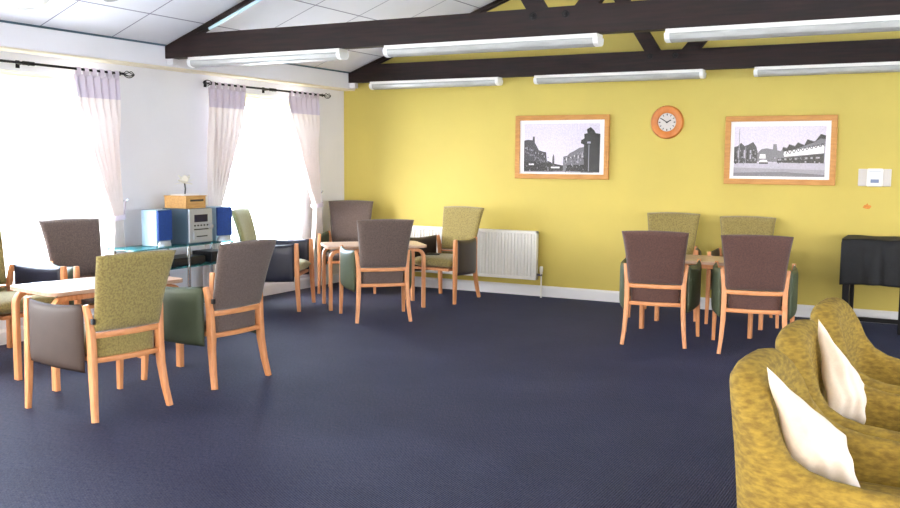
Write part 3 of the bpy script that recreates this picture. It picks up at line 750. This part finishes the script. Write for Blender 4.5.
# ------------------------------------------------------------------ stereo stand and hi-fi
X0, X1, SY0, SY1 = -6.385, -6.03, 5.70, 7.03
t = thing('stereo_stand', 'teal glass and chrome shelf stand along the window wall carrying the stereo', 'stand', ((X0+X1)/2, (SY0+SY1)/2, 0))
hx, hy = (X1-X0)/2, (SY1-SY0)/2
for z in (.69, .50, .16): MB().box((-hx, -hy, z-.010), (hx, hy, z), bev=.003).build('glass_shelf', 'shelf_glass', t)
for sx in (-1, 1):
    for y in (-hy+.07, 0.02, hy-.07):
        MB().tube([(sx*(hx-.05), y, 0), (sx*(hx-.05), y, .679)], .016, 12).build('support_tube', 'chrome', t, smooth=True)
def stereo_speaker(x, y, rz, label):
    t = thing('speaker', label, 'speaker', (x, y, .6905), R(rz), 'stereo speakers on the glass stand')
    MB().box((-.19, -.085, .0), (-.012, .085, .315), bev=.006).build('cabinet', 'pale_blue', t)
    MB().box((-.012, -.083, .05), (.012, .083, .313), bev=.008, seg=3).build('speaker_grille', 'blue', t)
    b = MB(); b.lathe([(0, .0), (.06, .0), (.06, .02), (.045, .045), (0, .048)], 24, Matrix.Translation((-.005, 0, .0)) @ Matrix.Diagonal((.55, 1.25, 1, 1))); b.build('speaker_foot', 'silver', t, smooth=True)
stereo_speaker(-6.14, 6.16, 0, 'pale blue stereo speaker with dark blue grille left of the hi-fi')
stereo_speaker(-6.10, 6.88, -14, 'blue-fronted stereo speaker right of the hi-fi')
t = thing('hifi_system', 'silver and slate mini hi-fi between the two speakers', 'stereo', (-6.235, 6.53, .6905))
MB().box((-.145, -.155, 0), (.155, .155, .318), bev=.006).build('hifi_case', 'teal_grey', t)
MB().box((.155, -.150, .01), (.172, .150, .314), bev=.006).build('front_panel', 'silver', t)
MB().box((.172, -.085, .195), (.175, .085, .262), bev=.001).build('display', 'screen', t)
MB().box((.172, -.10, .035), (.182, .10, .110), bev=.004).build('cassette_door', 'silver', t)
MB().box((.182, -.07, .062), (.1835, .07, .072)).build('cassette_slot', 'black_plastic', t)
MB().box((.172, -.09, .125), (.178, .09, .135)).build('trim_bar', 'black_plastic', t)
for k in range(5): MB().lathe([(0, .008), (.007, .008), (.008, 0), (0, 0)], 12, Matrix.Translation((.172, -.08+.04*k, .165)) @ Matrix.Rotation(R(90), 4, 'Y')).build('button', 'black_plastic', t)
MB().lathe([(0, .022), (.022, .020), (.025, 0), (0, 0)], 20, Matrix.Translation((.172, .118, .15)) @ Matrix.Rotation(R(90), 4, 'Y')).build('volume_knob', 'silver', t, smooth=True)
t = thing('letter_box', 'small oak box with a dark slot standing on the hi-fi', 'box', (-6.22, 6.50, 1.0092))
MB().box((-.13, -.125, 0), (.13, .125, .105), bev=.003).build('box_body', 'oak', t)
MB().box((.13, -.10, .045), (.136, .10, .095), bev=.002).build('drawer_front', 'oak', t)
MB().box((.136, -.08, .062), (.1375, .09, .080)).build('drawer_slot', 'dark', t)
MB().box((-.135, -.13, .105), (.14, .13, .113), bev=.002).build('box_lid', 'oak', t)
t = thing('flower_ornament', 'white artificial flower on a dark stem standing on the oak box', 'ornament', (-6.22, 6.50, 1.1225))
MB().box((-.08, -.10, 0), (.08, .10, .012), bev=.004).build('ornament_base', 'mount', t)
MB().tube([(0, 0, .012), (.004, .002, .06), (.0, -.004, .12)], .007, 8).build('stem', 'stem', t, smooth=True)
for k in range(9):
    a = 2*math.pi*k/9; el = (.1, .55, 1.1)[k % 3]; L = .095
    d = Vector((math.cos(a)*math.cos(el), math.sin(a)*math.cos(el), math.sin(el))); sd = Vector((-math.sin(a), math.cos(a), 0)); nn = d.cross(sd)
    def fp(u, v, d=d, sd=sd, nn=nn):
        q = (u+1)/2; return Vector((0, -.004, .11))+d*L*q+sd*.036*math.sin(math.pi*min(1, q*.9+.08))*v+nn*.02*q*q*(-1), nn
    MB().slab(fp, .004, 8, 6, 6).build('petal', 'petal', t, smooth='full')
# things on the lower shelf and floor level
def device(x0, x1, y0, y1, z, h, m, name, label, cat):
    t = thing(name, label, cat, ((x0+x1)/2, (y0+y1)/2, z+.0005)); a, c = (x1-x0)/2, (y1-y0)/2
    MB().box((-a, -c, .006), (a, c, h), bev=.004).build('case', m, t)
    b = MB(); [b.box((sx*(a-.03)-.012, sy*(c-.03)-.012, 0), (sx*(a-.03)+.012, sy*(c-.03)+.012, .007)) for sx in (-1, 1) for sy in (-1, 1)]; b.build('feet', 'black_plastic', t)
    MB().box((a, -c*.8, h*.35), (a+.004, c*.1, h*.7)).build('front_slot', 'dark', t)
    return t
device(-6.34, -6.08, 6.20, 6.60, .50, .075, 'black_plastic', 'disc_player', 'flat black disc player on the middle glass shelf', 'disc player')
device(-6.32, -6.08, 6.68, 6.92, .50, .10, 'black_plastic', 'radio', 'black box radio at the right end of the middle glass shelf', 'radio')
device(-6.34, -6.10, 5.80, 6.12, .50, .05, 'teal_grey', 'disc_case', 'flat slate-coloured case at the left end of the middle glass shelf', 'case')
o = MB().box((-.12, -.16, 0), (.12, .16, .03), bev=.004).build('book', 'oak', None, loc=(-6.20, 6.25, .1603)); o.rotation_euler = (0, 0, .2)
tag(o, 'brown book lying on the lowest glass shelf of the stereo stand', 'book')

# ------------------------------------------------------------------ mustard armchairs
def armchair(x, y, hd, label):
    t = thing('armchair', label, 'armchair', (x, y, 0), R(hd), 'mustard armchairs in a row')
    half = [(-.315, 0, .862), (-.314, .08, .860), (-.308, .14, .852), (-.298, .185, .822), (-.278, .220, .762), (-.250, .243, .682), (-.210, .258, .622), (-.155, .267, .592), (-.09, .270, .576), (.02, .272, .568), (.14, .273, .563), (.25, .273, .563), (.345, .272, .555), (.375, .268, .546)]
    path = [(a, -b_, c) for a, b_, c in half[:0:-1]]+half
    # cross-sections: thick rolled top, seat-level inner skirt
    n = len(path); b = MB(); rings = []
    for i, (px, py, h) in enumerate(path):
        p0 = Vector(path[max(i-1, 0)][:2]); p1 = Vector(path[min(i+1, n-1)][:2]); d = (p1-p0).normalized(); out = Vector((-d.y, d.x))
        if out.dot(Vector((px, py))) < 0: out = -out
        back = max(0, min(1, (h-.60)/.25)); th = .045+.014*back; lean = .055*back
        prof = [(1.0, .10), (1.02, .25), (1.05, .42), (1.08, .62)]
        ring = []
        zb = .10
        def V(o, z):
            q = (z-zb)/(h-zb); oo = o+lean*q*q
            ring.append(b.bm.verts.new((px+out.x*oo, py+out.y*oo, z)))
        for q in (0, .03, .25, .5, .75): V(th*(.94 if q == 0 else 1), zb+(h-th-zb)*q)
        for k in range(0, 9):
            a = math.pi*k/8; V(th*math.cos(a), h-th+th*math.sin(a))
        for q in (.75, .5, .25, 0): V(-th, zb+(h-th-zb)*q)
        rings.append(ring)
    m = len(rings[0])
    for i in range(n-1):
        for j in range(m): k = (j+1) % m; b.bm.faces.new((rings[i][j], rings[i][k], rings[i+1][k], rings[i+1][j]))
    b.bm.faces.new(rings[0]); b.bm.faces.new(rings[-1])
    o = b.build('shell', 'mustard', t, smooth='full')
    md = o.modifiers.new('bevel', 'BEVEL'); md.width = .014; md.segments = 3; md.angle_limit = R(60); md.limit_method = 'ANGLE'
    def fs(u, v): return (.075+u*.305, v*.222, .385+.012*(1-u*u)*(1-v*v)), (0, 0, 1)
    MB().slab(fs, .13, 16, 14, 10).build('seat_cushion', 'mustard', t, smooth='full')
    MB().box((-.26, -.225, .12), (.355, .225, .325), bev=.012).build('seat_base', 'mustard', t)
    for sx in (-.27, .31):
        for sy in (-.24, .24): MB().lathe([(0, 0), (.016, 0), (.024, .11), (0, .11)], 14, Matrix.Translation((sx, sy, 0))).build('leg', 'beech', t, smooth=True)
    # back seam piping
    return t
AC = [(-.175, 3.03, -4), (-.155, 3.70, -4), (-.13, 4.40, -4)]
armchair(*AC[0], 'mustard tub armchair nearest the camera, holding the peach-toned cream cushion')
armchair(*AC[1], 'middle mustard tub armchair of the row, holding the upright white cushion')
armchair(*AC[2], 'furthest mustard tub armchair of the row, without a cushion')
def pillow(c, label, th=.13):
    """c: four corners in space: top, left, bottom, right"""
    c = [Vector(v) for v in c]; ctr = sum(c, Vector())/4
    c = [ctr+(v-ctr)*1.07 for v in c]
    nrm = (c[2]-c[0]).cross(c[3]-c[1]).normalized()
    def fn(u, v):
        a, bb = (u+1)/2, (v+1)/2
        P = c[0]*(1-a)*(1-bb)+c[1]*a*(1-bb)+c[2]*a*bb+c[3]*(1-a)*bb
        pin = .05*(u*u*(1-v*v)+v*v*(1-u*u)); P = P+(ctr-P)*pin
        P = P+nrm*(.008*math.sin(7*u+3*v)+.006*math.sin(11*v-4*u))*.6
        return P-ctr, nrm
    def th_(u, v): return th*(1-.55*max(abs(u), abs(v))**2)
    o = MB().slab(fn, th, 22, 22, 4, fth=th_).build('cushion', 'cream', None, smooth='full', loc=ctr)
    tag(o, label, 'cushion', 'cream cushions on the mustard armchairs'); return o
P_TUNE = [((-.468, 2.83, .85), (-.400, 2.92, .53), (-.234, 3.02, .47), (-.286, 3.055, .63)),
          ((-.446, 3.725, .862), (-.386, 3.655, .545), (-.294, 3.82, .48), (-.297, 3.765, .64))]
pillow(P_TUNE[0], 'crumpled cream cushion leaning in the armchair nearest the camera')
pillow(P_TUNE[1], 'white cushion standing upright in the middle mustard armchair')

# ------------------------------------------------------------------ sub-parts belong to the part they sit on
SUB = {'fixing_cap': 'leg', 'curtain_tab': 'header_band', 'display': ('front_panel', 'control_box'), 'cassette_door': 'front_panel', 'cassette_slot': 'front_panel',
       'trim_bar': 'front_panel', 'button': 'front_panel', 'volume_knob': 'front_panel', 'drawer_slot': 'drawer_front', 'grille_line': 'control_box',
       'hour_mark': 'clock_face', 'valve_body': 'supply_pipe', 'valve': 'supply_pipe', 'speaker_grille': 'cabinet'}
for o in list(bpy.data.objects):
    k = o.name.split('.')[0]
    if o.parent and k in SUB:
        want = SUB[k] if isinstance(SUB[k], tuple) else (SUB[k],)
        for q in o.parent.children:
            if q.name.split('.')[0] in want: o.parent = q; break
